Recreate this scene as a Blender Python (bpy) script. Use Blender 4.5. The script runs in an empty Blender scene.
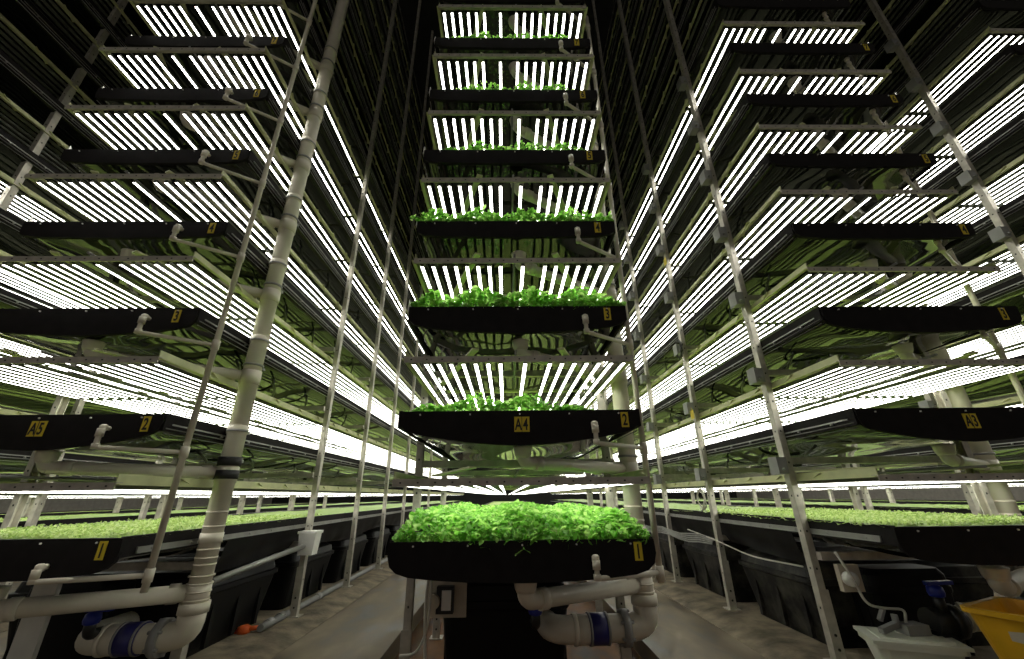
import bpy, math, random
import numpy as np
from mathutils import Vector, Matrix
random.seed(7)
rng = np.random.default_rng(11)
S = bpy.context.scene
COL = S.collection
ZC = 1.1                                   # eye height above the aisle floor

# ------------------------------------------------------------------ materials
def new_mat(name):
    m = bpy.data.materials.new(name); m.use_nodes = True
    nt = m.node_tree
    return m, nt, nt.nodes['Principled BSDF']
def mat(name, col, rough=.5, metal=0., var=.12, scale=9., bump=0., bscale=40., spec=.5):
    m, nt, b = new_mat(name)
    b.inputs['Roughness'].default_value = rough
    b.inputs['Metallic'].default_value = metal
    b.inputs['Specular IOR Level'].default_value = spec
    tc = nt.nodes.new('ShaderNodeTexCoord')
    n = nt.nodes.new('ShaderNodeTexNoise'); n.inputs['Scale'].default_value = scale; n.inputs['Detail'].default_value = 5
    nt.links.new(tc.outputs['Object'], n.inputs['Vector'])
    r = nt.nodes.new('ShaderNodeValToRGB')
    r.color_ramp.elements[0].position = .3; r.color_ramp.elements[1].position = .7
    r.color_ramp.elements[0].color = (*[c*(1-var) for c in col], 1)
    r.color_ramp.elements[1].color = (*[min(1, c*(1+var)) for c in col], 1)
    nt.links.new(n.outputs['Fac'], r.inputs['Fac']); nt.links.new(r.outputs['Color'], b.inputs['Base Color'])
    if bump:
        n2 = nt.nodes.new('ShaderNodeTexNoise'); n2.inputs['Scale'].default_value = bscale
        nt.links.new(tc.outputs['Object'], n2.inputs['Vector'])
        bp = nt.nodes.new('ShaderNodeBump'); bp.inputs['Strength'].default_value = bump; bp.inputs['Distance'].default_value = .02
        nt.links.new(n2.outputs['Fac'], bp.inputs['Height']); nt.links.new(bp.outputs['Normal'], b.inputs['Normal'])
    return m
M = {}
M['black'] = mat('black_plastic', (.012, .012, .012), .45, var=.3)
M['panel'] = mat('black_panel', (.011, .0095, .0095), .75, var=.25, spec=.2)
M['steel'] = mat('galvanised_steel', (.50, .47, .40), .42, .35, var=.22, scale=14)
M['rail'] = mat('zinc_rail', (.30, .30, .28), .4, .5, var=.15)
M['cream'] = mat('cream_frame', (.62, .63, .36), .45, .1, var=.12)
M['pvc'] = mat('white_pvc', (.72, .67, .55), .38, var=.10, scale=5)
M['white'] = mat('white_plastic', (.80, .79, .74), .35, var=.06)
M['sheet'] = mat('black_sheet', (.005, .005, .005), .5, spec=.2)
M['band'] = mat('rubber_band', (.02, .02, .02), .6)
M['blue'] = mat('blue_plastic', (.015, .03, .30), .35)
M['navy'] = mat('blue_coupling', (.03, .03, .16), .3)
M['grey'] = mat('grey_box', (.28, .28, .27), .5)
M['yellow'] = mat('yellow_plate', (.80, .62, .03), .5, var=.05)
M['ink'] = mat('black_ink', (.015, .014, .01), .6)
M['tub'] = mat('yellow_tub', (.75, .42, .015), .4, var=.08)
M['tubwhite'] = mat('white_tub', (.80, .82, .70), .35, var=.06)
M['red'] = mat('red_print', (.55, .03, .04), .5)
M['orange'] = mat('orange_plastic', (.75, .12, .02), .5)
M['board'] = mat('beige_board', (.52, .46, .36), .7, var=.1)
M['cable'] = mat('white_cable', (.60, .58, .50), .5)
M['hose'] = mat('black_pipe_and_reflection', (.012, .013, .012), .35)  # pipes and wire, also the loops that imitate reflections in the film
M['conc'] = mat('kerb_concrete', (.21, .17, .115), .75, var=.55, scale=6, bump=.3)
M['pale'] = mat('pale_wall', (.42, .40, .35), .7)
M['dark'] = mat('dark_wall', (.02, .021, .02), .8)
M['sprout'] = mat('sprout_carpet', (.17, .25, .035), .8, var=.25, scale=30)
M['cloth'] = mat('bare_grow_cloth', (.055, .058, .03), .8, var=.3, scale=6)
M['holder'] = mat('tube_housing', (.16, .17, .13), .4, var=.1)

def tank_mat():
    m, nt, b = new_mat('dusty_black_tank')
    b.inputs['Roughness'].default_value = .6; b.inputs['Specular IOR Level'].default_value = .25
    tc = nt.nodes.new('ShaderNodeTexCoord')
    n = nt.nodes.new('ShaderNodeTexNoise'); n.inputs['Scale'].default_value = 3.2; n.inputs['Detail'].default_value = 8
    n.inputs['Roughness'].default_value = .65
    nt.links.new(tc.outputs['Object'], n.inputs['Vector'])
    r = nt.nodes.new('ShaderNodeValToRGB')
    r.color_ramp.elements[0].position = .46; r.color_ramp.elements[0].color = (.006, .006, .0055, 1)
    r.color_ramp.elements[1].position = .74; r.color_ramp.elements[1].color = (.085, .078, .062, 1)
    nt.links.new(n.outputs['Fac'], r.inputs['Fac']); nt.links.new(r.outputs['Color'], b.inputs['Base Color'])
    return m
M['tank'] = tank_mat()

def film_mat():                             # wavy shiny black sheet under each tray
    m, nt, b = new_mat('shiny_black_film')
    b.inputs['Base Color'].default_value = (.008, .010, .007, 1)
    b.inputs['Roughness'].default_value = .04
    b.inputs['Specular IOR Level'].default_value = .5
    tc = nt.nodes.new('ShaderNodeTexCoord')
    mp = nt.nodes.new('ShaderNodeMapping'); mp.inputs['Scale'].default_value = (1, .22, 1)
    w = nt.nodes.new('ShaderNodeTexNoise'); w.inputs['Scale'].default_value = 6; w.inputs['Detail'].default_value = 1
    nt.links.new(tc.outputs['Object'], mp.inputs['Vector']); nt.links.new(mp.outputs['Vector'], w.inputs['Vector'])
    bp = nt.nodes.new('ShaderNodeBump'); bp.inputs['Strength'].default_value = .022; bp.inputs['Distance'].default_value = .05
    nt.links.new(w.outputs['Fac'], bp.inputs['Height']); nt.links.new(bp.outputs['Normal'], b.inputs['Normal'])
    return m
M['film'] = film_mat()

def led_mat(name, e):
    m, nt, b = new_mat(name)
    b.inputs['Base Color'].default_value = (.20, .21, .17, 1); b.inputs['Roughness'].default_value = .3
    if e:
        b.inputs['Base Color'].default_value = (.8, .8, .8, 1)
        b.inputs['Emission Color'].default_value = (1.0, .985, .90, 1)
        b.inputs['Emission Strength'].default_value = e
    return m
M['led'] = led_mat('led_lit', 7.5)
M['led_off'] = led_mat('led_unlit', 0)

def leaf_mat(name, a, bcol, c):
    m, nt, b = new_mat(name)
    g = nt.nodes.new('ShaderNodeNewGeometry')
    r = nt.nodes.new('ShaderNodeValToRGB')
    r.color_ramp.elements[0].color = (*a, 1); r.color_ramp.elements[1].color = (*c, 1)
    e = r.color_ramp.elements.new(.55); e.color = (*bcol, 1)
    nt.links.new(g.outputs['Random Per Island'], r.inputs['Fac'])
    b.inputs['Roughness'].default_value = .45
    nt.links.new(r.outputs['Color'], b.inputs['Base Color'])
    t = nt.nodes.new('ShaderNodeBsdfTranslucent'); nt.links.new(r.outputs['Color'], t.inputs['Color'])
    mx = nt.nodes.new('ShaderNodeMixShader'); mx.inputs['Fac'].default_value = .58
    out = nt.nodes['Material Output']
    nt.links.new(b.outputs['BSDF'], mx.inputs[1]); nt.links.new(t.outputs['BSDF'], mx.inputs[2])
    nt.links.new(mx.outputs['Shader'], out.inputs['Surface'])
    return m
M['leaf'] = leaf_mat('leafy_green', (.13, .36, .04), (.27, .60, .085), (.58, .84, .26))
M['micro'] = leaf_mat('microgreens', (.21, .34, .065), (.35, .47, .13), (.52, .61, .27))

def floor_mat(name, a, bcol, c, rlo, rhi, scale):
    m, nt, b = new_mat(name)
    tc = nt.nodes.new('ShaderNodeTexCoord')
    n = nt.nodes.new('ShaderNodeTexNoise'); n.inputs['Scale'].default_value = scale; n.inputs['Detail'].default_value = 7
    mp = nt.nodes.new('ShaderNodeMapping'); mp.inputs['Scale'].default_value = (1.6, .7, 1)
    nt.links.new(tc.outputs['Object'], mp.inputs['Vector']); nt.links.new(mp.outputs['Vector'], n.inputs['Vector'])
    r = nt.nodes.new('ShaderNodeValToRGB')
    r.color_ramp.elements[0].position = .33; r.color_ramp.elements[0].color = (*a, 1)
    r.color_ramp.elements[1].position = .68; r.color_ramp.elements[1].color = (*c, 1)
    e = r.color_ramp.elements.new(.47); e.color = (*bcol, 1)
    nt.links.new(n.outputs['Fac'], r.inputs['Fac']); nt.links.new(r.outputs['Color'], b.inputs['Base Color'])
    mr = nt.nodes.new('ShaderNodeMapRange'); mr.inputs['From Min'].default_value = .35; mr.inputs['From Max'].default_value = .65
    mr.inputs['To Min'].default_value = rlo; mr.inputs['To Max'].default_value = rhi
    nt.links.new(n.outputs['Fac'], mr.inputs['Value']); nt.links.new(mr.outputs['Result'], b.inputs['Roughness'])
    return m
M['floor'] = floor_mat('aisle_concrete', (.04, .03, .018), (.16, .125, .08), (.29, .24, .17), .35, .75, 2.4)
M['pit'] = floor_mat('wet_pit_floor', (.03, .016, .006), (.12, .05, .014), (.22, .11, .045), .55, .85, 3.5)

# ------------------------------------------------------------------ mesh builder
class MB:
    def __init__(s): s.v = []; s.f = []; s.sm = []; s.mi = []
    def add(s, vs, fs, smooth=False, mi=0):
        o = len(s.v); s.v += [tuple(v) for v in vs]
        s.f += [tuple(i+o for i in f) for f in fs]; s.sm += [smooth]*len(fs); s.mi += [mi]*len(fs); return s
    def box(s, x0, x1, y0, y1, z0, z1, mi=0):
        vs = [(x, y, z) for z in (z0, z1) for y in (y0, y1) for x in (x0, x1)]
        return s.add(vs, [(0,2,3,1), (4,5,7,6), (0,1,5,4), (2,6,7,3), (0,4,6,2), (1,3,7,5)], mi=mi)
    def bar(s, a, b, w, h, up=(0,0,1), mi=0):       # rectangular bar between two points
        a = Vector(a); b = Vector(b); d = (b-a).normalized(); u = Vector(up)
        r = d.cross(u); r.normalize(); u = r.cross(d)
        vs = [p + r*(sx*w/2) + u*(sz*h/2) for p in (a, b) for sz in (-1, 1) for sx in (-1, 1)]
        return s.add(vs, [(0,1,3,2), (4,6,7,5), (0,4,5,1), (2,3,7,6), (0,2,6,4), (1,5,7,3)], mi=mi)
    def tube(s, pts, r, n=10, fillet=0., smooth=True, cap=True, mi=0):
        P = [Vector(p) for p in pts]
        if fillet and len(P) > 2:
            Q = [P[0]]
            for i in range(1, len(P)-1):
                a, b, c = P[i-1], P[i], P[i+1]
                fa = min(fillet, (a-b).length*.45); fc = min(fillet, (c-b).length*.45)
                p0 = b+(a-b).normalized()*fa; p1 = b+(c-b).normalized()*fc
                for k in range(7):
                    t = k/6; Q.append(p0*(1-t)**2 + b*(2*t*(1-t)) + p1*t*t)
            Q.append(P[-1]); P = Q
        rs = r if isinstance(r, (list, tuple)) else [r]*len(P)
        T = []
        for i in range(len(P)):
            d = (P[min(i+1, len(P)-1)]-P[max(i-1, 0)]); T.append(d.normalized())
        u = T[0].orthogonal().normalized(); vs = []
        for i, p in enumerate(P):
            u = (u - T[i]*u.dot(T[i])).normalized(); w = T[i].cross(u)
            for k in range(n):
                a = 2*math.pi*(k+.5)/n; vs.append(p + (u*math.cos(a)+w*math.sin(a))*rs[i])
        fs = [(i*n+k, i*n+(k+1) % n, (i+1)*n+(k+1) % n, (i+1)*n+k) for i in range(len(P)-1) for k in range(n)]
        s.add(vs, fs, smooth, mi)
        if cap:
            o = len(s.v)-len(vs)
            s.f += [tuple(o+k for k in reversed(range(n))), tuple(o+(len(P)-1)*n+k for k in range(n))]
            s.sm += [False]*2; s.mi += [mi]*2
        return s
    def ring(s, c, axis, r0, w, t=.004, n=14, mi=0):  # a collar round a pipe
        c = Vector(c); a = Vector(axis).normalized()
        return s.tube([c-a*w/2, c+a*w/2], r0+t, n, mi=mi)
    def prism(s, prof, y0, y1, mi=0, smooth=False):   # XZ outline pushed along Y
        n = len(prof)
        vs = [(x, y0, z) for x, z in prof] + [(x, y1, z) for x, z in prof]
        fs = [(k, (k+1) % n, n+(k+1) % n, n+k) for k in range(n)]
        s.add(vs, fs, smooth, mi)
        return s.add(vs, [tuple(reversed(range(n, 2*n))), tuple(range(n))], False, mi)
    def lathe(s, c, prof, n=16, axis='z', mi=0):
        c = Vector(c); vs = []
        for r, h in prof:
            for k in range(n):
                a = 2*math.pi*k/n; q = (r*math.cos(a), r*math.sin(a), h)
                if axis == 'y': q = (q[0], q[2], q[1])
                if axis == 'x': q = (q[2], q[0], q[1])
                vs.append(c+Vector(q))
        m = len(prof)
        fs = [(i*n+k, i*n+(k+1) % n, (i+1)*n+(k+1) % n, (i+1)*n+k) for i in range(m-1) for k in range(n)]
        fs += [tuple(reversed(range(n))), tuple((m-1)*n+k for k in range(n))]
        return s.add(vs, fs, True, mi)
    def mesh(s, name, mats):
        me = bpy.data.meshes.new(name)
        me.from_pydata([tuple(v) for v in s.v], [], s.f); me.validate()
        for m in (mats if isinstance(mats, (list, tuple)) else [mats]): me.materials.append(M[m])
        if len(me.polygons) == len(s.sm):
            me.polygons.foreach_set('use_smooth', s.sm); me.polygons.foreach_set('material_index', s.mi)
        import bmesh
        bm = bmesh.new(); bm.from_mesh(me); bmesh.ops.recalc_face_normals(bm, faces=bm.faces); bm.to_mesh(me); bm.free()
        me.update(); return me

def link(name, me, parent=None, loc=(0, 0, 0)):
    o = bpy.data.objects.new(name, me); COL.objects.link(o)
    o.location = loc
    if parent: o.parent = parent
    return o
def thing(name, label, cat, loc=(0, 0, 0), group=None, me=None):
    o = link(name, me, None, loc); o['label'] = label; o['category'] = cat
    if group: o['group'] = group
    return o
def struct(name, me, loc=(0, 0, 0)):
    o = link(name, me, None, loc); o['kind'] = 'structure'; return o
def plabel(o, t): o['label'] = t; return o

_txt = {}
def text_mesh(s, size, key):
    if (s, size) in _txt: return _txt[s, size]
    cu = bpy.data.curves.new('txt', 'FONT'); cu.body = s; cu.size = size; cu.extrude = .0008
    cu.align_x = 'CENTER'; cu.align_y = 'CENTER'; cu.offset = .0022
    o = bpy.data.objects.new('txt', cu); COL.objects.link(o)
    dg = bpy.context.evaluated_depsgraph_get(); dg.update()
    me = bpy.data.meshes.new_from_object(o.evaluated_get(dg)); bpy.data.objects.remove(o)
    xs = [v.co.x for v in me.vertices]; ys = [v.co.y for v in me.vertices]
    cx, cy = (min(xs)+max(xs))/2, (min(ys)+max(ys))/2
    for v in me.vertices:                         # stand the letters up, facing the aisle end, narrowed
        x, y, z = v.co; v.co = ((x-cx)*.62, -z, y-cy)
    me.materials.clear(); me.materials.append(M['ink']); _txt[s, size] = me
    return me

# ------------------------------------------------------------------ dimensions
PITCH = .7252
zT = lambda n: ZC - .2311 + PITCH*(n-1)        # rim of tray n
zL = lambda n: ZC + .0799 + PITCH*(n-1)        # front bar of light rack n
END = 22.0
POSTY = [3.29 + 1.365*k for k in range(14)]
RACK = {  # x of centre, y shift, tiers, lit tiers, words, tag
    'A4': (.086, .018, 8, 7), 'A5': (-2.86, -.021, 14, 7), 'A3': (2.965, .148, 14, 7),
    'A6': (-5.72, 0, 12, 5), 'A2': (5.80, .2, 12, 7), 'A7': (-8.65, 0, 3, 2), 'A1': (8.70, .1, 3, 2)}
WHO = {'A4': 'middle rack tagged A4', 'A5': 'left rack tagged A5', 'A3': 'right rack tagged A3',
       'A6': 'outer rack beyond the A5 rack', 'A2': 'outer rack beyond the A3 rack',
       'A7': 'farthest rack two aisles left of A5', 'A1': 'farthest rack two aisles right of A3'}
TD = {k: (0, .01, 0) for k in RACK}; TD['A3'] = TD['A2'] = TD['A1'] = (-.01, .04, 0)
ORD = ['', 'lowest', 'second', 'third', 'fourth', 'fifth', 'sixth', 'seventh', 'eighth', 'ninth', 'tenth', 'eleventh', 'twelfth', 'thirteenth', 'fourteenth']

# ------------------------------------------------------------------ shared meshes
def hull(w, k=1.):     # half outline of the sagging tray, right side, from rim down to the middle
    return [(w, 0), (w, -.055), (w-.012, -.09*k), (w-.045, -.118*k), (w-.12, -.142*k), (w-.25, -.165*k), (w-.42, -.19*k), (w-.6, -.205*k), (0, -.212*k)]
def outline(w, k=1.):
    h = hull(w, k); return h + [(-x, z) for x, z in reversed(h[:-1])]
HULL1 = [(.75, 0), (.753, -.07), (.738, -.12), (.70, -.152), (.63, -.172), (.5, -.186), (.3, -.199), (.1, -.204), (0, -.205)]
def outline1(g=0): 
    h = [(x+g*(x > .6), z) for x, z in HULL1]; return h + [(-x, z) for x, z in reversed(h[:-1])]

def trough_mesh(prof, seed):
    r = np.random.default_rng(seed); n = len(prof); ys = [0.02, .1, .22, .4, .62, .9, 1.2, 1.55, 1.9, 2.3, 2.7, 3.2, 3.8, 4.5, 5.3, 6.2, 7.4, 9, 11, 14, 17, END-2.5]
    b = MB(); vs = []
    for i, y in enumerate(ys):
        for j, (x, z) in enumerate(prof):
            depth = min(1, -z/.2)
            lift = (.03*math.exp(-y*2)*0 + .018*math.sin(y*2.3+x*3) + r.normal()*.006)*depth*(1-.0*abs(x))
            if i == 0: lift = .0
            vs.append((x*.99, y, z*.93 + lift + .012*depth))
    fs = [(i*n+j, i*n+j+1, (i+1)*n+j+1, (i+1)*n+j) for i in range(len(ys)-1) for j in range(n-1)]
    b.add(vs, fs, True)
    return b.mesh('trough', 'film')
def rim_mesh():        # rolled black edge along both sides
    b = MB()
    for s in (-1, 1):
        b.box(*sorted((s*.735, s*.757)), .0, END-2.5, -.10, .006)
    return b.mesh('rim', 'panel')
def rail_mesh(wide):
    b = MB()
    if wide:
        b.box(.757, .766, .10, END-2.5, -.085, -.055); b.box(.754, .772, .10, END-2.5, -.089, -.084)
    else:
        b.box(.757, .763, .06, END-2.5, -.062, -.053); b.tube([(.757, .02, -.085), (.757, 9, -.085)], .004, 5); b.tube([(.752, .02, -.115), (.752, 9, -.115)], .003, 5)
    y = .2
    while y < 9:
        b.tube([(.757, y, -.07), (.772, y, -.07)], .008, 6); y += .33
    return b.mesh('side_rail', 'rail')
def mirror_x(me, name):
    m2 = me.copy(); m2.name = name
    for v in m2.vertices: v.co.x = -v.co.x
    m2.flip_normals(); return m2
def panel_mesh(prof):
    b = MB(); b.prism(prof, -.012, .012)
    return b.mesh('front_panel', 'panel')
def bolts_mesh():
    b = MB()
    b.tube([(0, -.012, -.022), (0, -.019, -.022)], .005, 7)
    return b.mesh('panel_bolt', 'white')
def bracket_mesh():     # bright folded clip at a front corner
    b = MB(); b.add([(.735, .0, -.03), (.768, .0, -.03), (.768, .05, -.03), (.735, .05, -.03), (.762, .02, .075), (.768, .03, .075)],
                    [(0,1,4), (1,2,5,4), (2,3,5), (3,0,4,5), (3,2,1,0)])
    return b.mesh('corner_clip', 'white')
def beam_mesh():        # supports under a tray at every pair of posts, front ones
    b = MB(); b.box(-.76, .76, -.022, .022, -.285, -.235)
    return b.mesh('support_beam', 'steel')
def carpet_flat(m):
    b = MB(); b.box(-.735, .735, .014, END-2.6, -.035, -.02); return b.mesh('sprout_mat', m)

def boxy(w=.75):
    h = [(w, 0), (w, -.075), (w-.008, -.10), (w-.04, -.122), (w-.12, -.134), (w-.3, -.142), (0, -.148)]
    return h + [(-x, z) for x, z in reversed(h[:-1])]
def mid(w=.75):
    h = [(w, 0), (w, -.07), (w-.01, -.105), (w-.04, -.135), (w-.12, -.155), (w-.25, -.172), (w-.42, -.187), (w-.6, -.197), (0, -.202)]
    return h + [(-x, z) for x, z in reversed(h[:-1])]
HS1, HS, HM, HB = outline1(), outline(.75), mid(), boxy()
ME = dict(trough=[trough_mesh(HS, k) for k in range(5)], troughB=[trough_mesh(HB, k+20) for k in range(3)], panelB=panel_mesh(HB), panelM=panel_mesh(HM), trough1=trough_mesh(HS1, 9), rim=rim_mesh(), railR=rail_mesh(False), railW=rail_mesh(True),
          panel=panel_mesh(HS), panel1=panel_mesh(outline1(.008)), bolt=bolts_mesh(), clipR=bracket_mesh(), beam=beam_mesh(), mat=carpet_flat('sprout'), cloth=carpet_flat('cloth'))
ME['railL'] = mirror_x(ME['railR'], 'side_rail'); ME['railX'] = mirror_x(ME['railW'], 'side_rail'); ME['clipL'] = mirror_x(ME['clipR'], 'corner_clip')
def skirt_mesh():
    b = MB(); vs = []; ys = np.arange(.95, 11, .11)
    for y in ys:
        for k in range(6):
            u = k/5; vs.append((.748-.07*u+.018*math.sin(y*5+k*1.3)*u+.01*math.sin(y*17)*u, y, -.09-.21*u-.03*math.sin(y*2.1)*u))
    b.add(vs, [(i*6+k, i*6+k+1, (i+1)*6+k+1, (i+1)*6+k) for i in range(len(ys)-1) for k in range(5)], True)
    return b.mesh('film_skirt', 'sheet')
ME['skirtR'] = skirt_mesh(); ME['skirtL'] = mirror_x(ME['skirtR'], 'film_skirt')
def plate_mesh(w, h):
    b = MB(); b.box(-w/2, w/2, -.003, .0, -h/2, h/2); return b.mesh('number_plate', 'yellow')
ME['plate'] = plate_mesh(.046, .092); ME['plate2'] = plate_mesh(.094, .092)

def tube_mesh(lit):
    b = MB(); w, h = .0120, .024
    def seg(y0, y1):
        pr = [(-w, h), (-w, .004), (-w*.9, 0), (w*.9, 0), (w, .004), (w, h)]
        n = 6; vs = [(x, y, z) for y in (y0, y1) for x, z in pr]
        for k in range(n):
            b.add([vs[k], vs[(k+1) % n], vs[n+(k+1) % n], vs[n+k]], [(0, 1, 2, 3)], False, 0 if k == 2 else 1)
        b.add([vs[k] for k in range(6)], [tuple(range(6))], mi=1); b.add([vs[6+k] for k in range(6)], [tuple(range(6))], mi=1)
    edges = [.045, 1.0, 2.32, 3.64, 4.96, 6.28, 8.9, 12.9, END-2.6]
    for a, c in zip(edges[:-1], edges[1:]):
        seg(a, c-.055)
        if c < 8: b.box(-.009, .009, c-.055, c, .008, .026, mi=1)
    return b.mesh('led_tube', ['led' if lit else 'led_off', 'holder'])
ME['tube1'], ME['tube0'] = tube_mesh(True), tube_mesh(False)
def lbar_mesh():
    b = MB(); b.box(-.725, .725, -.008, .0, -.026, .014); b.box(-.725, .725, .0, .04, .010, .014)
    for x in np.linspace(-.68, .68, 15): b.box(x-.005, x+.005, -.0095, -.008, -.01, -.002, mi=1)
    return b.mesh('front_bar', ['steel', 'band'])
def lrail_mesh():
    b = MB(); b.box(.715, .721, 0, END-2.5, .0, .055); b.box(.715, .742, 0, END-2.5, .0, .005)
    y = .45
    while y < 10:
        b.bar((.735, y, .045), (.70, y+.16, .005), .018, .006); y += .44
    return b.mesh('side_rail', 'cream')
ME['lbar'] = lbar_mesh(); ME['lrailR'] = lrail_mesh(); ME['lrailL'] = mirror_x(ME['lrailR'], 'side_rail')
def brace_mesh(x0, x1):
    b = MB(); b.bar((x0, .03, .075), (x1, 1.0, .075), .045, .012); return b.mesh('diagonal_brace', 'cream')
ME['braceL'] = brace_mesh(-.28, -.66); ME['braceR'] = brace_mesh(.27, .66)
def xbar_mesh():
    b = MB()
    b.box(-.715, .715, 0, .035, .012, .03)
    return b.mesh('cross_bar', 'cream')
ME['xbar'] = xbar_mesh()
def conduit_mesh():
    b = MB(); b.tube([(.0, .01, .055), (0, 8, .055)], .009, 6); return b.mesh('conduit', 'rail')
ME['conduit'] = conduit_mesh()

def post_mesh(h, sgn):    # C channel, open side away from the aisle
    b = MB(); w, d, t = .062, .05, .004
    prof = [(-d/2, -w/2), (d/2, -w/2), (d/2, -w/2+t), (-d/2+t, -w/2+t), (-d/2+t, w/2-t), (d/2, w/2-t), (d/2, w/2), (-d/2, w/2)]
    prof = [(x*sgn, y) for x, y in prof]
    n = len(prof); vs = [(x, y, z) for z in (0, h) for x, y in prof]
    b.add(vs, [(k, (k+1) % n, n+(k+1) % n, n+k) for k in range(n)] + [tuple(range(n)), tuple(range(n, 2*n))])
    z = .3
    while z < h:
        b.box(*sorted((-sgn*d/2-.001, -sgn*d/2+.001)), -.006, .006, z, z+.014, mi=1)
        b.box(-.006, .006, -w/2-.001, -w/2+.001, z, z+.014, mi=1); z += .24
    return b.mesh('post', ['steel', 'band'])
def foot_mesh(sgn):
    b = MB(); b.box(-.034, .034, -.042, -.0315, 0, .42); b.box(-.06, .06, -.06, .06, 0, .008)
    for z in (.08, .16): b.tube([(0, -.042, z), (0, -.048, z)], .009, 8, mi=1)
    return b.mesh('foot_bracket', ['steel', 'band'])
PH = 13.4
ME['postL'], ME['postR'], ME['foot'] = post_mesh(PH, 1), post_mesh(PH, -1), foot_mesh(1)
ME['postS'] = post_mesh(2.2, 1)
def jbox_mesh():
    b = MB(); b.box(-.075, .0, -.05, .05, -.06, .06); b.box(-.08, -.075, -.055, .055, -.065, .065)
    b.tube([(-.04, -.05, -.03), (-.04, -.08, -.03)], .012, 8)
    return b.mesh('junction_box', 'grey')
ME['jbox'] = jbox_mesh()

# ------------------------------------------------------------------ builders
def tray(rk, n, flip_sag=0):
    X, dy, nt, lit = RACK[rk]
    near = rk in ('A4', 'A5', 'A3')
    t = thing('grow_tray', f'long black grow tray, {ORD[n]} {"tier" if n == 1 else "tier up"} of the {WHO[rk]}', 'grow tray',
              (X+TD[rk][0], 2.52+TD[rk][1], zT(n)+(.04 if n == 1 and rk not in ('A4',) else 0)), f'grow trays of rack {rk}' if near else f'grow trays of {WHO[rk]}')
    if rk in ('A3', 'A2', 'A1'): t.scale.x = .95
    elif n == 1: t.scale.x = .975
    link('trough', ME['trough1'] if n == 1 else ME['trough'][(n*2+ord(rk[1])) % 5] if n < 4 else ME['troughB'][n % 3], t)
    link('rim', ME['rim'], t); link('front_panel', ME['panel1'] if n == 1 else ME['panel'] if n == 2 else ME['panelM'] if n == 3 else ME['panelB'], t)
    link('side_rail', ME['railX' if n == 1 else 'railL'], t); link('side_rail', ME['railW' if n == 1 else 'railR'], t)
    if n == 1 and rk in ('A5', 'A3'): link('film_skirt', ME['skirtR' if rk == 'A5' else 'skirtL'], t)
    link('sprout_mat' if n < 4 else 'grow_cloth', ME['mat' if n < 4 else 'cloth'], t)
    if near:
        for x in np.linspace(-.62, .62, 5): link('panel_bolt', ME['bolt'], t, (x, 0, 0))
    if rk == 'A4' and n > 2 or rk == 'A5' and n > 3: link('corner_clip', ME['clipL'], t)
    if rk == 'A4' and n > 3 or rk == 'A3' and n > 5: link('corner_clip', ME['clipR'], t)
    if near and n <= 7:
        px = {1: .66, 2: .655, 3: .62}.get(n, .66 if rk != 'A4' else .62)
        p = link('number_plate', ME['plate'], t, (px, -.012, -.062 if n > 1 else -.06)); plabel(p, f'yellow plate reading {n}')
        link('numeral', text_mesh(str(n), .098, 'n'), p, (0, -.0042, 0))
        if n == 2:
            p = link('number_plate', ME['plate2'], t, (.012, -.012, -.085)); plabel(p, f'yellow plate reading {rk}')
            link('numeral', text_mesh(rk[0], .098, 'a'), p, (-.022, -.0042, 0)); link('numeral', text_mesh(rk[1], .098, 'b'), p, (.022, -.0042, 0))
            d = MB(); d.box(-.0015, .0015, -.0045, -.003, -.046, .046); link('divider', d.mesh('divider', 'ink'), p)
    if near and n in (2, 3, 4):
        for y in POSTY[:4]: link('support_beam', ME['beam'], t, (0, y-2.52, 0))
    elif near and n == 1:
        for y in POSTY[:2]: link('support_beam', ME['beam'], t, (0, y-2.52, .02))
    if rk in ('A5', 'A3') and n in (2, 3, 4, 5):
        r = random.Random(n*7+ord(rk[1])); s = 1 if rk == 'A5' else -1
        for k in range(5):  # dark loops modelled in place of reflections in the shiny film
            y = .55+k*.62+r.uniform(-.1, .1); b = MB(); pts = []
            for q in range(12):
                u = q/11
                pts.append((s*(.66-.62*u), y+.5*math.sin(u*2.6)*(1+.4*r.random()*0)+.12*u, -.165-.075*math.sin(min(1, u*1.4)*math.pi/2)-.006))
            b.tube(pts, .011, 7)
            plabel(link('reflection_loop', b.mesh('reflection_loop', 'hose'), t), 'thin black loop standing for a reflection under the tray')
    return t

SLOTS_A = [0,1,2,3,4,5,6,7,9,11,12,13,14,15,16,17]
SLOTS_B = [0,1,2,3,4,5,7,9,10,11,12,13,14,15,16,17]
def lights(rk, n, lit):
    X, dy, nt, _ = RACK[rk]
    near = rk in ('A4', 'A5', 'A3')
    L = f'{"glowing" if lit else "switched-off"} tube light rack over {ORD[n]} tier, {WHO[rk]}'
    t = thing('light_rack', L, 'light fixture', (X, 2.40+dy, zL(n)),
              f'{"lit" if lit else "unlit"} light racks of {rk if near else WHO[rk]}')
    link('front_bar', ME['lbar'], t); link('side_rail', ME['lrailL'], t); link('side_rail', ME['lrailR'], t)
    sl = SLOTS_A if n <= 5 else SLOTS_B
    for k in sl:
        o = link('led_tube', ME['tube1' if lit else 'tube0'], t, ((k-8.5)*.0795, 0, -.022))
    if near and lit:
        link('diagonal_brace', ME['braceL'], t); link('diagonal_brace', ME['braceR'], t)
        link('conduit', ME['conduit'], t, (.035 if n > 5 else -.02, 0, 0))
        for y in (.93, 2.28, 3.6, 4.95): link('cross_bar', ME['xbar'], t, (0, y, 0))
    return t

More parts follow.
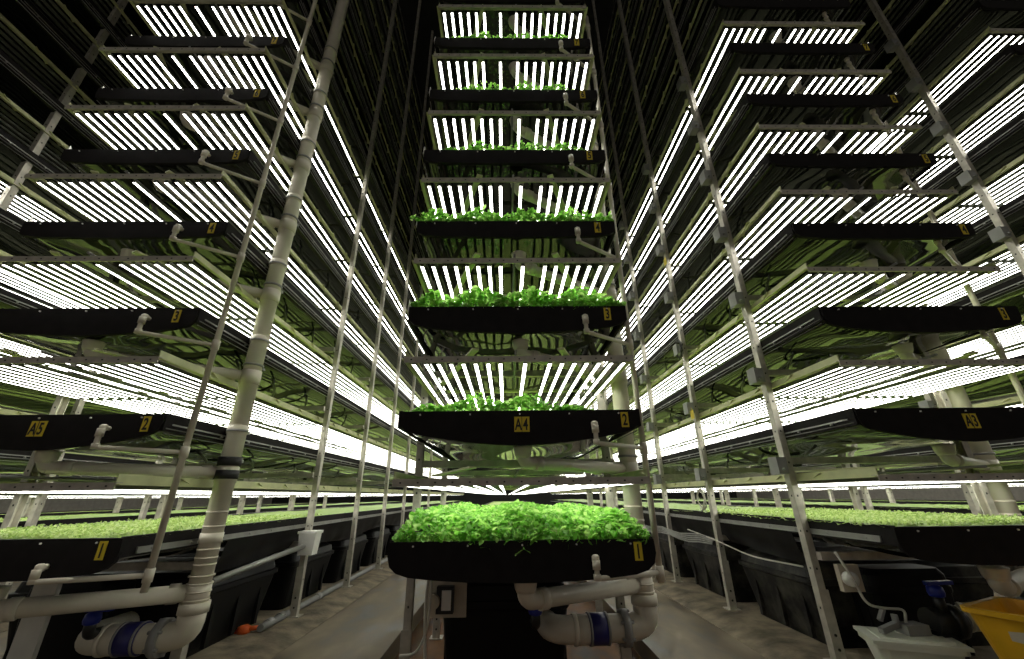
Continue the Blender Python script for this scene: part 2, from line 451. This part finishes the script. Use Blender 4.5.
def post(rk, side, k, boxes=(), h=None):
    X, dy, nt, _ = RACK[rk]; w = WHO[rk]
    sd = 'left' if side < 0 else 'right'
    t = thing('rack_post', f'steel post, {sd} side of {w}, {["nearest", "second", "third", "fourth", "fifth", "sixth", "seventh", "eighth", "ninth", "tenth", "eleventh", "twelfth"][k]} from the front',
              'post', (X+(-.76 if side < 0 else .70 if k == 0 else .81), POSTY[k], ZB[rk]), f'{sd} posts of {rk if rk in ("A3", "A4", "A5") else w}', None)
    if h: link('upright', ME['postS'], t)
    else: link('upright', ME['postL' if side < 0 else 'postR'], t)
    link('foot_bracket', ME['foot'], t)
    for n in boxes: link('junction_box', ME['jbox'], t, (-.028, 0, zL(n)+.115-ZB[rk]))
    return t

ZB = {'A4': -.14, 'A5': .05, 'A3': .05, 'A6': .05, 'A2': .05, 'A7': .05, 'A1': .05}
for rk, (X, dy, nt, lit) in RACK.items():
    for n in range(1, nt+1):
        tray(rk, n)
        if n <= lit: lights(rk, n, True)
        elif rk == 'A6' and n <= 11 or rk in ('A2', 'A3', 'A5') and n <= (11 if rk == 'A2' else 13): lights(rk, n, False)

for k in range(7): post('A5', 1, k)
for k in range(6): post('A3', -1, k, range(1, 8) if k < 4 else ())
for k in range(2): post('A4', 1, k); post('A4', -1, k)
for k in range(5): post('A5', -1, k); post('A3', 1, k)
for k in range(6): post('A6', 1, k); post('A2', -1, k, range(2, 9) if k < 2 else ())
for k in range(5): post('A6', -1, k, h=1); post('A2', 1, k, h=1)

# ------------------------------------------------------------------ plastic pipework of each front rack
def rings(b, x, y, zs, r, mi=0):
    for z in zs: b.ring((x, y, z), (0, 0, 1), r, .012, .003, mi=mi)
def pipework(rk):
    X, dy, nt, lit = RACK[rk]; w = WHO[rk]
    rx, ry, R = .83, 3.14-2.52, .064
    Y0 = 2.52+dy
    top = 11.5 if rk != 'A4' else 5.9
    zb = .40
    t = thing('drain_riser', f'fat white plastic drain pipe standing up the right side of the {w}', 'pipe', (X, Y0, 0), 'white drain risers')
    b = MB(); b.tube([(rx, ry, zb), (rx, ry, top)], R, 18)
    for n in range(1, 9):
        z = zT(n)-.33; b.ring((rx, ry, z), (0, 0, 1), R, .11, .007, 18); b.ring((rx, ry, z+.32), (0, 0, 1), R, .06, .006, 18)
    link('riser', b.mesh('riser', 'pvc'), t)
    for n in range(2, 9):
        for dz in (-.02, -.23):
            b = MB(); b.ring((0, 0, 0), (0, 0, 1), R, .016, .009, 18); b.box(-.03, .03, R-.005, R+.05, -.01, .01)
            link('pipe_clamp', b.mesh('pipe_clamp', 'grey'), t, (rx, ry, zT(n)+dz))
    for z in (ZC+.255, ZC+.165) if rk == 'A5' else ():
        b = MB(); b.ring((0, 0, 0), (0, 0, 1), R, .06, .012, 18)
        plabel(link('rubber_coupling', b.mesh('rubber_coupling', 'band'), t, (rx, ry, z)), 'black rubber coupling')
    for z in (.70, .74, .79, .93, 1.02):
        b = MB(); b.ring((0, 0, 0), (0, 0, 1), R, .010, .003, 18); link('pipe_ring', b.mesh('pipe_ring', 'pvc'), t, (rx, ry, z))
    for n in range(1, 9):
        b = MB(); z = zT(n)-.30 if n > 1 else zT(1)-.315
        if n > 1 or rk != 'x':
            r = .040 if n > 1 else .050
            b.tube([(.02, .13, zT(n)-.20), (.02, .13, z), (rx-.05, ry-.02, z-.015)], r, 14, .05)
            b.lathe((.02, .13, zT(n)-.245), [(r+.002, -.03), (r+.012, -.01), (r+.018, .03), (r+.022, .04)], 14)
            a = Vector((rx-.05, ry-.02, z)) - Vector((.02, .13, z)); a.normalize()
            b.ring((rx-.12, ry-.05, z-.013), a, r, .06, .007)
            b.ring((.12, .185, z-.003), a, r, .05, .007)
        link('drain_branch', b.mesh('drain_branch', 'pvc'), t)
    # thin feed pipe
    fx, fy, fr = .815, 2.70-2.52, .019
    t = thing('feed_pipe', f'thin white plastic feed pipe climbing the right front corner of the {w}', 'pipe', (X, Y0, 0), 'thin white feed pipes')
    b = MB(); b.tube([(fx, fy, .62), (fx, fy, top)], fr, 10)
    link('upright_pipe', b.mesh('upright_pipe', 'pvc'), t)
    for n in range(1, 9):
        b = MB(); ex = .46 if n != 1 else .40; z0 = zT(n)-.09
        zz = z0-.115 if n > 1 else z0-.095+(0 if rk == 'A4' else .03)
        b.tube([(ex, .0, z0), (ex, -.045, z0), (ex, -.045, zz), (fx, fy, zz-.01)], .014, 10, .025)
        b.ring((ex, -.045, z0-.03), (0, 0, 1), .014, .045, .007, 10)
        b.lathe((ex, -.035, z0-.002), [(.012, -.02), (.021, -.012), (.021, .012), (.012, .02)], 10)
        b.ring((ex, -.045, zz+.006), (0, 0, 1), .014, .03, .006, 10)
        b.ring((fx, fy, zz-.01), (0, 0, 1), fr, .07, .006, 10)
        link('feed_branch', b.mesh('feed_branch', 'pvc'), t)
    # return line at the foot
    t = thing('return_pipe', f'thick white elbowed return pipe with blue coupling low on the {w}', 'pipe', (X, Y0, 0), 'return pipes with blue couplings')
    b = MB(); zz, rr, ex = .30, .078, (-.05 if rk == 'A3' else .20)
    b.tube([(rx, ry, .46), (rx, ry, zz), (ex, ry-.03, zz-.005), (ex-.03, ry+(.22 if rk == 'A3' else .34), zz-.01)], rr, 20, .15)
    d = Vector((-1, -.05, -.01)).normalized()
    at = lambda u: Vector((rx, ry, zz)).lerp(Vector((ex, ry-.03, zz-.005)), u)
    b.ring(at(.76), d, rr, .03, .009, 20); b.ring(at(.66), d, rr, .12, .005, 20)
    b.ring((rx, ry, .455), (0, 0, 1), rr, .06, .008, 20)
    for k in range(4): b.ring((rx, ry, .50+.045*k), (0, 0, 1), .066, .008, .010, 20)
    link('elbow_pipe', b.mesh('elbow_pipe', 'pvc'), t)
    b = MB(); b.ring(at(.52), d, rr, .13, .010, 20)
    plabel(link('coupling_sleeve', b.mesh('coupling_sleeve', 'navy'), t), 'dark blue coupling sleeve')
    b = MB()
    for u in (.43, .61): b.ring(at(u), d, rr, .014, .014, 18)
    link('hose_clamp', b.mesh('hose_clamp', 'grey'), t)
    b = MB(); b.ring(at(.24), d, rr, .045, .026, 20)
    for k in range(6):
        c = at(.24)+Matrix.Rotation(k*math.pi/3, 3, d) @ Vector((0, 0, .092)); b.tube([c-d*.04, c+d*.04], .010, 6)
    plabel(link('union_flange', b.mesh('union_flange', 'grey'), t), 'grey bolted union flange')
    # small valve
    vx, vz = {'A4': (.09, .44), 'A5': (.32, .43), 'A3': (-.22, .50)}[rk]
    t = thing('ball_valve', f'blue handled valve on black pipe by the tank of the {w}', 'valve', (X+vx, 2.98, vz), 'blue handled valves')
    b = MB(); b.lathe((0, 0, .0), [(.02, -.03), (.040, -.02), (.045, .0), (.04, .03), (.02, .045)], 14); b.bar((-.05, 0, .05), (.11, -.01, .055), .035, .02)
    link('valve_handle', b.mesh('valve_handle', 'blue'), t)
    b = MB()
    if rk == 'A3':
        b.tube([(0, 0, -.02), (0, 0, -.12)], .03, 12); b.tube([(-.09, .02, -.16), (.05, .02, -.16), (.12, .06, -.17)], .075, 16); b.lathe((.05, .02, -.16), [(.075, -.03), (.095, -.025), (.095, .025), (.075, .03)], 16, 'x')
        b.box(-.10, .04, -.02, .08, -.5, -.2)
    else: b.tube([(0, 0, -.01), (0, .0, -.08), (.0, .16, -.09)], .030, 12, .04)
    link('valve_body', b.mesh('valve_body', 'hose'), t)
for rk in ('A4', 'A5', 'A3'): pipework(rk)

# ------------------------------------------------------------------ plants
def leaves(mb, pts, size, jit=.35, tilt=.6, cup=.25):
    """oval four-faced leaf blades at pts (x,y,z)"""
    for (x, y, z) in pts:
        L = size*(1+random.uniform(-jit, jit)); W = L*random.uniform(.62, .85)
        a = random.uniform(0, 2*math.pi); tl = random.gauss(0, tilt); rl = random.gauss(0, tilt*.6)
        R = Matrix.Rotation(a, 3, 'Z') @ Matrix.Rotation(tl, 3, 'X') @ Matrix.Rotation(rl, 3, 'Y')
        c = cup*L
        P = [(0, -L*.5, -c*.4), (-W*.42, -L*.2, c*.35), (-W*.5, L*.12, c*.5), (-W*.28, L*.4, c*.25), (0, L*.52, -c*.2),
             (W*.28, L*.4, c*.25), (W*.5, L*.12, c*.5), (W*.42, -L*.2, c*.35), (0, -L*.15, 0), (0, L*.15, .02*L)]
        vs = [Vector((x, y, z)) + R @ Vector(p) for p in P]
        mb.add(vs, [(0,8,1), (1,8,9,2), (2,9,3), (3,9,4), (4,9,5), (5,9,6), (6,9,8,7), (7,8,0)], True)
def stuff(name, label, cat, me, loc, group=None):
    o = thing(name, label, cat, loc, group, me); o['kind'] = 'stuff'; return o

def bed(n, length, dens, hfun, size, over=.0, seed=1):
    random.seed(seed); b = MB(); pts = []
    N = int(dens*length*1.5*(1 if n == 1 else .55))
    for _ in range(N):
        y = .0 + length*random.random()**(1.35 if n == 1 else 2.3); x = random.uniform(-.725, .725)
        h = hfun(x, y)
        if h <= 0: continue
        z = h*(1-.55*random.random()**2) + random.gauss(0, .006)
        if y < .06: z = h*random.random()
        x2 = x*(1+over*max(0, abs(x)-.6))
        pts.append((x2, y-over*.06*(random.random() < .5), max(-.012, z)))
    leaves(b, pts, size); return b
def h1(x, y):
    e = min(1, max(0, .735-abs(x))/.12+.12); f = min(1, .5+y/.25)
    return (.122+.022*math.sin(x*9+1)+.015*math.sin(x*21+y*13))*e**.7*f
b = bed(1, 3.0, 2500, h1, .041, 0, 3)
random.seed(4)
leaves(b, [(random.uniform(-.71, .71), -.015+random.gauss(0, .01), random.uniform(-.015, .04)) for _ in range(260)], .038, tilt=.9)
leaves(b, [(-.02, -.03, -.06), (-.2, -.025, -.035), (.26, -.02, -.03), (.02, -.03, -.05)], .055, tilt=1.0)
stuff('leafy_greens', 'dense bushy green leaves filling the lowest tray of the middle rack', 'plants', b.mesh('leafy_greens', 'leaf'), (.086, 2.545, zT(1)), 'leafy greens of the middle rack')
def hx(base, prof):
    return lambda x, y: max(0, base*prof(x)*(1+.3*math.sin(x*17+y*5)))
dome = lambda x: max(0, 1-(abs(x+.12)/.62)**2.6)
specs = {2: (hx(.10, lambda x: max(0, 1-(abs(x+.13)/.60)**2)), .034, 3000), 3: (hx(.135, lambda x: min(1, (.80-abs(x))/.2)), .042, 3600),
         4: (hx(.11, lambda x: min(1, (.80-abs(x))/.1)), .036, 3300), 5: (hx(.11, lambda x: max(0, 1-(abs(x)/.66)**4)), .028, 3300),
         6: (hx(.13, lambda x: max(0, (1-(abs(x)/.6)**4))*(.35+.65*min(1, abs(x+.03)*7))), .026, 3300), 7: (hx(.11, lambda x: max(0, 1-(abs(x)/.68)**4)), .026, 3300)}
for n, (hf, sz, dn) in specs.items():
    b = bed(n, .85, dn, hf, sz, .3 if n in (3, 4) else 0, n*5)
    if n in (3, 4):
        random.seed(n); leaves(b, [(random.uniform(-.72, .72), -.015, random.uniform(-.01, .04)) for _ in range(150)], sz, tilt=.9)
        if n == 4: leaves(b, [(-.75-random.random()*.06, -.02, .03+random.gauss(0, .012)) for _ in range(12)], sz*.9, tilt=.6)
    stuff('leafy_greens', f'green leafy sprouts showing above the front of the {ORD[n]} tray up, middle rack', 'plants', b.mesh('leafy_greens', 'leaf'), (.086, 2.545, zT(n)), 'leafy greens of the middle rack')

def carpet(seed):
    r = np.random.default_rng(seed); b = MB()
    ys = np.concatenate([np.arange(.0, 2.2, .028), np.arange(2.2, 6, .09), np.arange(6, 19.4, .5)])
    xs = np.linspace(-.735, .735, 54); n = len(xs); vs = []
    for y in ys:
        for x in xs: vs.append((x+r.normal()*.005, y+r.normal()*.005, -.004+r.normal()*.006 + .006*math.sin(x*7+y*3)))
    fs = [(i*n+j, i*n+j+1, (i+1)*n+j+1, (i+1)*n+j) for i in range(len(ys)-1) for j in range(n-1)]
    b.add(vs, fs, False)
    random.seed(seed)
    leaves(b, [(random.uniform(-.73, .73), .01+2.6*random.random()**1.4, .012+random.gauss(0, .006)) for _ in range(6500)], .019)
    return b.mesh('microgreens', 'micro')
cm = carpet(5)
for rk in ('A5', 'A3', 'A6', 'A2'):
    X, dy, _, _ = RACK[rk]
    stuff('microgreens', f'flat carpet of pale green microgreens in the lowest tray of the {WHO[rk]}', 'plants', cm, (X+TD[rk][0], 2.54+TD[rk][1], zT(1)+.04), 'microgreen carpets')

# ------------------------------------------------------------------ tanks below the trays
def tank(w, l, h, m='tank'):         # tapered moulded tank with a rounded lid edge
    b = MB(); levels = [(0, .86), (.04, .88), (h*.72, .97), (h*.74, 1.0), (h*.80, 1.0), (h*.81, .97), (h*.93, .95), (h, .86)]
    def ringpts(s, z):
        ax, ay, r = w/2*s, l/2*s, .06; out = []
        for cx, cy, a0 in ((ax-r, ay-r, 0), (-ax+r, ay-r, 90), (-ax+r, -ay+r, 180), (ax-r, -ay+r, 270)):
            for k in range(5):
                a = math.radians(a0+k*22.5); out.append((cx+r*math.cos(a), cy+r*math.sin(a), z))
        return out
    vs = []; n = 20
    for z, s in levels: vs += ringpts(s, z)
    fs = [(i*n+k, i*n+(k+1) % n, (i+1)*n+(k+1) % n, (i+1)*n+k) for i in range(len(levels)-1) for k in range(n)]
    b.add(vs, fs, False); b.add(vs[-n:], [tuple(range(n))]); b.add(vs[:n], [tuple(reversed(range(n)))])
    for sx in (-1, 1):      # moulded ribs along the long sides
        for y in (-l*.3, 0, l*.3): b.box(*sorted((sx*w*.455, sx*w*.475)), y-.02, y+.02, .03, h*.72)
    return b.mesh('reservoir_tank', m)
tk, tk4 = tank(1.45, 1.06, .55), tank(1.45, 1.06, .54, 'sheet')  # left rack's copy is plain near-black, its shade put into the colour
nm = ['nearest', 'second', 'third', 'fourth', 'fifth']
for k in range(5):
    thing('reservoir_tank', f'dusty black plastic tank under the right rack tagged A3, {nm[k]} from the front', 'tank', (3.0, 4.0+1.365*k, .05), 'tanks under rack A3', tk)
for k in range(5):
    thing('reservoir_tank', f'black plastic tank darkened for shade under the left rack tagged A5, {nm[k]} from the front', 'tank', (-2.93, 4.0+1.365*k, .05), 'tanks under rack A5', tk4)
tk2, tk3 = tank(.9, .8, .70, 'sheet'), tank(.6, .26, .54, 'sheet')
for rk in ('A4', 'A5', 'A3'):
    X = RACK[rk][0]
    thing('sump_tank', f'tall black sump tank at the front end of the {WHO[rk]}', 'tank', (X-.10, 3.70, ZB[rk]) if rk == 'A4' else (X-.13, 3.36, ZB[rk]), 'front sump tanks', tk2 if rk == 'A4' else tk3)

# ------------------------------------------------------------------ floor, kerbs, shell
def boxme(name, m, *a): b = MB(); b.box(*a); return b.mesh(name, m)
SX = [-11.6, -8.75, -5.82, -2.89, .065, 2.93, 5.82, 8.75, 11.6]
struct('floor', boxme('floor', 'pit', -14, 14, -3, 27, -.24, -.14))
q = 0
slabs = [(-.93, -1.86), (1.06, 1.99)]
def slab(x0, x1, z): 
    b = MB(); b.box(x0, x1, 1.2, 26, -.15, z); return b.mesh('aisle_slab', 'floor')
aisles = [(-1.97, -.94), (1.10, 2.09), (-4.78, -3.75), (3.85, 4.88), (-7.75, -6.63), (6.65, 7.8)]
for i, (a, c) in enumerate(aisles): 
    o = struct(f'floor_{i+1}', slab(a, c, 0))
def kerb(x0, x1, s):         # raised base for a rack with a sloped edge to the aisle
    b = MB(); pr = [(x0, -.14), (x1, -.14), (x1, .06 if s < 0 or s == 2 else 0), (x0, .06)]
    b.prism([(x0-.20, -.14), (x1+.20, -.14), (x1+.20, .004), (x1, .05), (x0, .05), (x0-.20, .004)], 1.6, 26)
    return b.mesh('kerb', 'conc')
for i, X in enumerate([-8.65, -5.72, -2.86, 2.965, 5.76, 8.70]):
    struct(f'trim_{i+1}', kerb(X-.90, X+.90, 0))
struct('wall_back', boxme('wall_back', 'dark', -14, 14, 26.2, 26.5, -.2, 14))
struct('wall_left', boxme('wall_left', 'pale', -14.2, -14, -3, 26.5, -.2, 14))
struct('wall_right', boxme('wall_right', 'pale', 14, 14.2, -3, 26.5, -.2, 14))
struct('ceiling', boxme('ceiling', 'dark', -14, 14, -3, 26.5, 14, 14.2))

# ------------------------------------------------------------------ bits and pieces
# left: conduit with a white box
t = thing('cable_box', 'white plastic box on a post beside the left aisle', 'electrical box', (-2.00, 4.60, .58))
b = MB(); b.add([(-.07, -.06, 0), (.07, -.06, 0), (.07, .06, 0), (-.07, .06, 0), (-.085, -.07, .19), (.085, -.07, .19), (.085, .07, .19), (-.085, .07, .19)],
                [(3,2,1,0), (4,5,6,7), (0,1,5,4), (1,2,6,5), (2,3,7,6), (3,0,4,7)])
link('case', b.mesh('case', 'white'), t)
b = MB(); b.box(-.095, .095, -.08, .08, .19, .215); link('lid', b.mesh('lid', 'white'), t)
b = MB(); b.tube([(-2.02, 3.22, .58), (-2.02, 3.8, .62), (-2.02, 4.53, .66)], .022, 10)
thing('conduit_pipe', 'grey conduit running from the fat drain riser to the white box', 'conduit', (0, 0, 0), None, b.mesh('conduit_pipe', 'rail'))
b = MB(); b.tube([(-2.10, 4.15, .085), (-2.15, 12, .085)], .03, 10)
for y in (4.3, 4.5, 5.3): b.ring((-2.11, y, .085), (0, 1, 0), .03, .08, .007)
thing('ground_pipe', 'long dark pipe lying along the base of the left rack', 'pipe', (0, 0, 0), None, b.mesh('ground_pipe', 'grey'))
b = MB()
b.lathe((0, 0, 0), [(.05, 0), (.055, .02), (.05, .045), (.03, .055)], 12); b.box(-.08, .02, -.02, .02, .0, .03); b.tube([(.04, 0, .03), (.10, .03, .03)], .018, 8)
thing('hose_fitting', 'small orange plastic fitting on the floor under the left rack', 'fitting', (-2.24, 4.16, .05), None, b.mesh('hose_fitting', 'orange'))
# board with socket on A4
t = thing('socket_board', 'beige board with a black socket box left of the middle sump tank', 'socket board', (-.405, 3.1, .48))
b = MB(); b.box(-.13, .14, 0, .015, -.10, .12); link('board', b.mesh('board', 'board'), t)
b = MB(); b.box(-.05, .06, -.05, 0, -.07, .08); link('socket_case', b.mesh('socket_case', 'band'), t)
b = MB(); b.box(-.015, .045, -.056, -.05, -.05, .06); link('face_plate', b.mesh('face_plate', 'white'), t)
b = MB(); b.tube([(-.07, -.03, 0), (-.07, -.09, 0)], .045, 12); plabel(link('plug', b.mesh('plug', 'board'), t), 'beige round plug')
b = MB()
b.tube([(-.50, 2.98, .66), (-.51, 2.97, .5), (-.50, 2.97, .30), (-.48, 2.97, .1), (-.48, 3.0, -.12)], .009, 8, .1)
b.tube([(-.48, 2.98, .66), (-.48, 2.97, .5), (-.49, 2.97, .34), (-.55, 3.0, .22), (-.66, 3.05, .20)], .008, 8, .1)
thing('power_cable', 'white cables hanging in front of the socket board', 'cable', (0, 0, 0), None, b.mesh('power_cable', 'cable'))

# right side
t = thing('yellow_tub', 'deep yellow plastic tub at the right end of the floor', 'tub', (2.83, 2.40, .28)); t.rotation_euler = (0, 0, math.radians(-65.7))
b = MB(); b.box(-.22, .22, -.16, .16, 0, .26); b.box(-.24, .24, -.18, .18, .25, .28)
thing('crate', 'dark upturned crate holding up the yellow tub', 'crate', (2.83, 2.40, 0), None, b.mesh('crate', 'black')).rotation_euler = (0, 0, math.radians(-65.7))
def tapered(w, l, h, tp, th=.012, rim=.02):
    b = MB(); o = []
    def rr(sx, sy, z):
        r = .05; out = []
        for cx, cy, a0 in ((sx-r, sy-r, 0), (-sx+r, sy-r, 90), (-sx+r, -sy+r, 180), (sx-r, -sy+r, 270)):
            for k in range(5):
                a = math.radians(a0+k*22.5); out.append((cx+r*math.cos(a), cy+r*math.sin(a), z))
        return out
    seq = [(w/2*tp, l/2*tp, 0), (w/2, l/2, h-.03), (w/2+rim, l/2+rim, h-.025), (w/2+rim, l/2+rim, h), (w/2-th, l/2-th, h), (w/2*tp-th, l/2*tp-th, th)]
    vs = []
    for s in seq: vs += rr(*s)
    n = 20
    fs = [(i*n+k, i*n+(k+1) % n, (i+1)*n+(k+1) % n, (i+1)*n+k) for i in range(len(seq)-1) for k in range(n)]
    b.add(vs, fs, False); b.add(vs[-n:], [tuple(range(n))]); b.add(vs[:n], [tuple(reversed(range(n)))])
    return b
link('tub_body', tapered(.60, .46, .235, .86).mesh('tub_body', 'tub'), t)
b = MB(); b.add([(-.16, -.217, .11), (.02, -.217, .10), (.02, -.223, .155), (-.16, -.223, .165)], [(0, 1, 2, 3)])
plabel(link('label_patch', b.mesh('label_patch', 'board'), t), 'worn beige sticker')
t = thing('white_tub', 'white lidded plastic tub on the floor before rack A3', 'tub', (2.49, 3.0, .05)); t.rotation_euler = (0, 0, math.radians(-21.6))
link('tub_body', tapered(.42, .27, .20, .82).mesh('tub_body', 'tubwhite'), t)
b = MB(); b.box(-.235, .235, -.16, .16, .20, .217); b.box(-.18, .18, -.11, .11, .217, .225); link('lid', b.mesh('lid', 'tubwhite'), t)
b = MB(); b.box(-.12, .0, -.131, -.125, .08, .125); plabel(link('label_patch', b.mesh('label_patch', 'red'), t), 'red printed label')
t = thing('dosing_pump', 'small grey pump unit lying on the white tub lid', 'pump', (2.49, 3.02, .276))
b = MB(); b.box(-.02, .12, -.06, .04, 0, .055); link('housing', b.mesh('housing', 'grey'), t)
b = MB(); b.tube([(-.03, .0, .03), (-.03, .0, .10)], .018, 10); b.bar((-.16, -.02, .02), (-.03, .0, .05), .035, .03); b.bar((-.10, .04, .06), (-.05, .05, .12), .025, .02); link('motor', b.mesh('motor', 'grey'), t)
t = thing('wall_socket', 'cream socket and round plug on the beam under rack A3', 'socket', (2.33, 3.12, .56))
b = MB(); b.box(-.07, .07, 0, .04, -.08, .08); link('back_box', b.mesh('back_box', 'board'), t)
b = MB(); b.lathe((-.03, -.03, 0), [(.02, -.03), (.045, -.02), (.045, .02), (.03, .03)], 14, 'y'); link('plug', b.mesh('plug', 'white'), t)
b = MB(); b.tube([(2.24, 3.08, .72), (2.30, 3.06, .56), (2.33, 3.06, .42), (2.45, 3.05, .40), (2.56, 3.04, .40), (2.52, 3.02, .33)], .008, 8, .08)
thing('pump_cable', 'white cable dropping from the socket to the pump on the tub', 'cable', (0, 0, 0), None, b.mesh('pump_cable', 'cable'))
b = MB(); b.box(2.22, 3.70, 3.20, 3.25, .655, .705)
thing('lower_beam', 'beige steel beam across the front below rack A3', 'beam', (0, 0, 0), None, b.mesh('lower_beam', 'steel'))
b = MB()
for k in range(5):
    z = .66-.016*k; pts = [(2.17-.006*k, 4.7+.3*q, z+.018*math.sin(q*1.5+k*.3)) for q in range(16)]
    b.tube(pts, .007, 6)
thing('cable_bundle', 'sagging bundle of grey cables along the tanks of rack A3', 'cables', (0, 0, 0), None, b.mesh('cable_bundle', 'rail'))
b = MB(); b.tube([(2.2, 5.4, .70), (2.16, 4.7, .66), (2.16, 4.0, .58), (2.2, 3.4, .59)], .006, 6, .2)
thing('loose_cable', 'single pale cable drooping across the tanks of rack A3', 'cable', (0, 0, 0), None, b.mesh('loose_cable', 'cable'))
def coil(c, r, s, m='hose'):
    b = MB(); rr = random.Random(s); pts = []
    for k in range(40):
        a = k*.62; R_ = r*(.7+.4*rr.random()); pts.append((c[0]-.02+rr.gauss(0, .008), c[1]+R_*math.cos(a), c[2]+R_*math.sin(a)*1.2))
    b.tube(pts, .006, 6); return b.mesh('cable_coil', m)
thing('cable_coil', 'tangled coil of cable hung on A3 post at lowest light level', 'cable', (0, 0, 0), None, coil((2.10, 4.62, 1.04), .09, 1, 'cable'))
thing('cable_coil', 'tangled coil of black wire at third light level of A3', 'cable', (0, 0, 0), None, coil((2.14, 4.60, 2.74), .09, 2))
def tag(loc, lab):
    b = MB(); b.box(-.002, .002, -.04, .04, -.1, 0); b.tube([(0, 0, 0), (0, 0, .03)], .003, 5)
    thing('hanging_tag', lab, 'tag', loc, 'yellow tags', b.mesh('hanging_tag', 'yellow'))
tag((2.12, 4.56, 1.98), 'yellow tag hanging by second light level of rack A3')
tag((2.14, 4.58, 4.02), 'yellow tag hanging high by the fifth light level of A3')
b = MB(); b.bar((-2.95, 3.05, .05), (-2.95, 3.05, .62), .03, .15, (1, 0, 0))
thing('support_plank', 'pale flat upright plank under the front of the left rack', 'plank', (0, 0, 0), None, b.mesh('support_plank', 'white'))

# ------------------------------------------------------------------ world, camera
w = bpy.data.worlds.new('World'); S.world = w; w.use_nodes = True
w.node_tree.nodes['Background'].inputs['Color'].default_value = (1, .95, .85, 1)
w.node_tree.nodes['Background'].inputs['Strength'].default_value = .09
cam = bpy.data.cameras.new('Camera'); co = bpy.data.objects.new('Camera', cam); COL.objects.link(co)
cam.sensor_width = 36; cam.lens = 400.9156/1024*36; cam.clip_start = .02; cam.clip_end = 200
p, yaw, roll = .3933, .0174, -.0122
Rv = Vector((math.cos(yaw), -math.sin(yaw), 0)); Hf = Vector((math.sin(yaw), math.cos(yaw), 0))
F = Hf*math.cos(p)+Vector((0, 0, math.sin(p))); U = -Hf*math.sin(p)+Vector((0, 0, math.cos(p)))
R2 = Rv*math.cos(roll)+U*math.sin(roll); U2 = -Rv*math.sin(roll)+U*math.cos(roll)
co.matrix_world = Matrix(((R2.x, U2.x, -F.x, 0), (R2.y, U2.y, -F.y, 0), (R2.z, U2.z, -F.z, ZC), (0, 0, 0, 1)))
S.camera = co
S.view_settings.view_transform = 'Standard'; S.view_settings.look = 'None'
S.view_settings.gamma = 1; S.view_settings.exposure = .6; S.view_settings.use_curve_mapping = False
S.cycles.use_denoising = True
S.cycles.max_bounces = 8; S.cycles.diffuse_bounces = 4; S.cycles.glossy_bounces = 4
S.cycles.sample_clamp_indirect = 6
S.cycles.use_light_tree = True
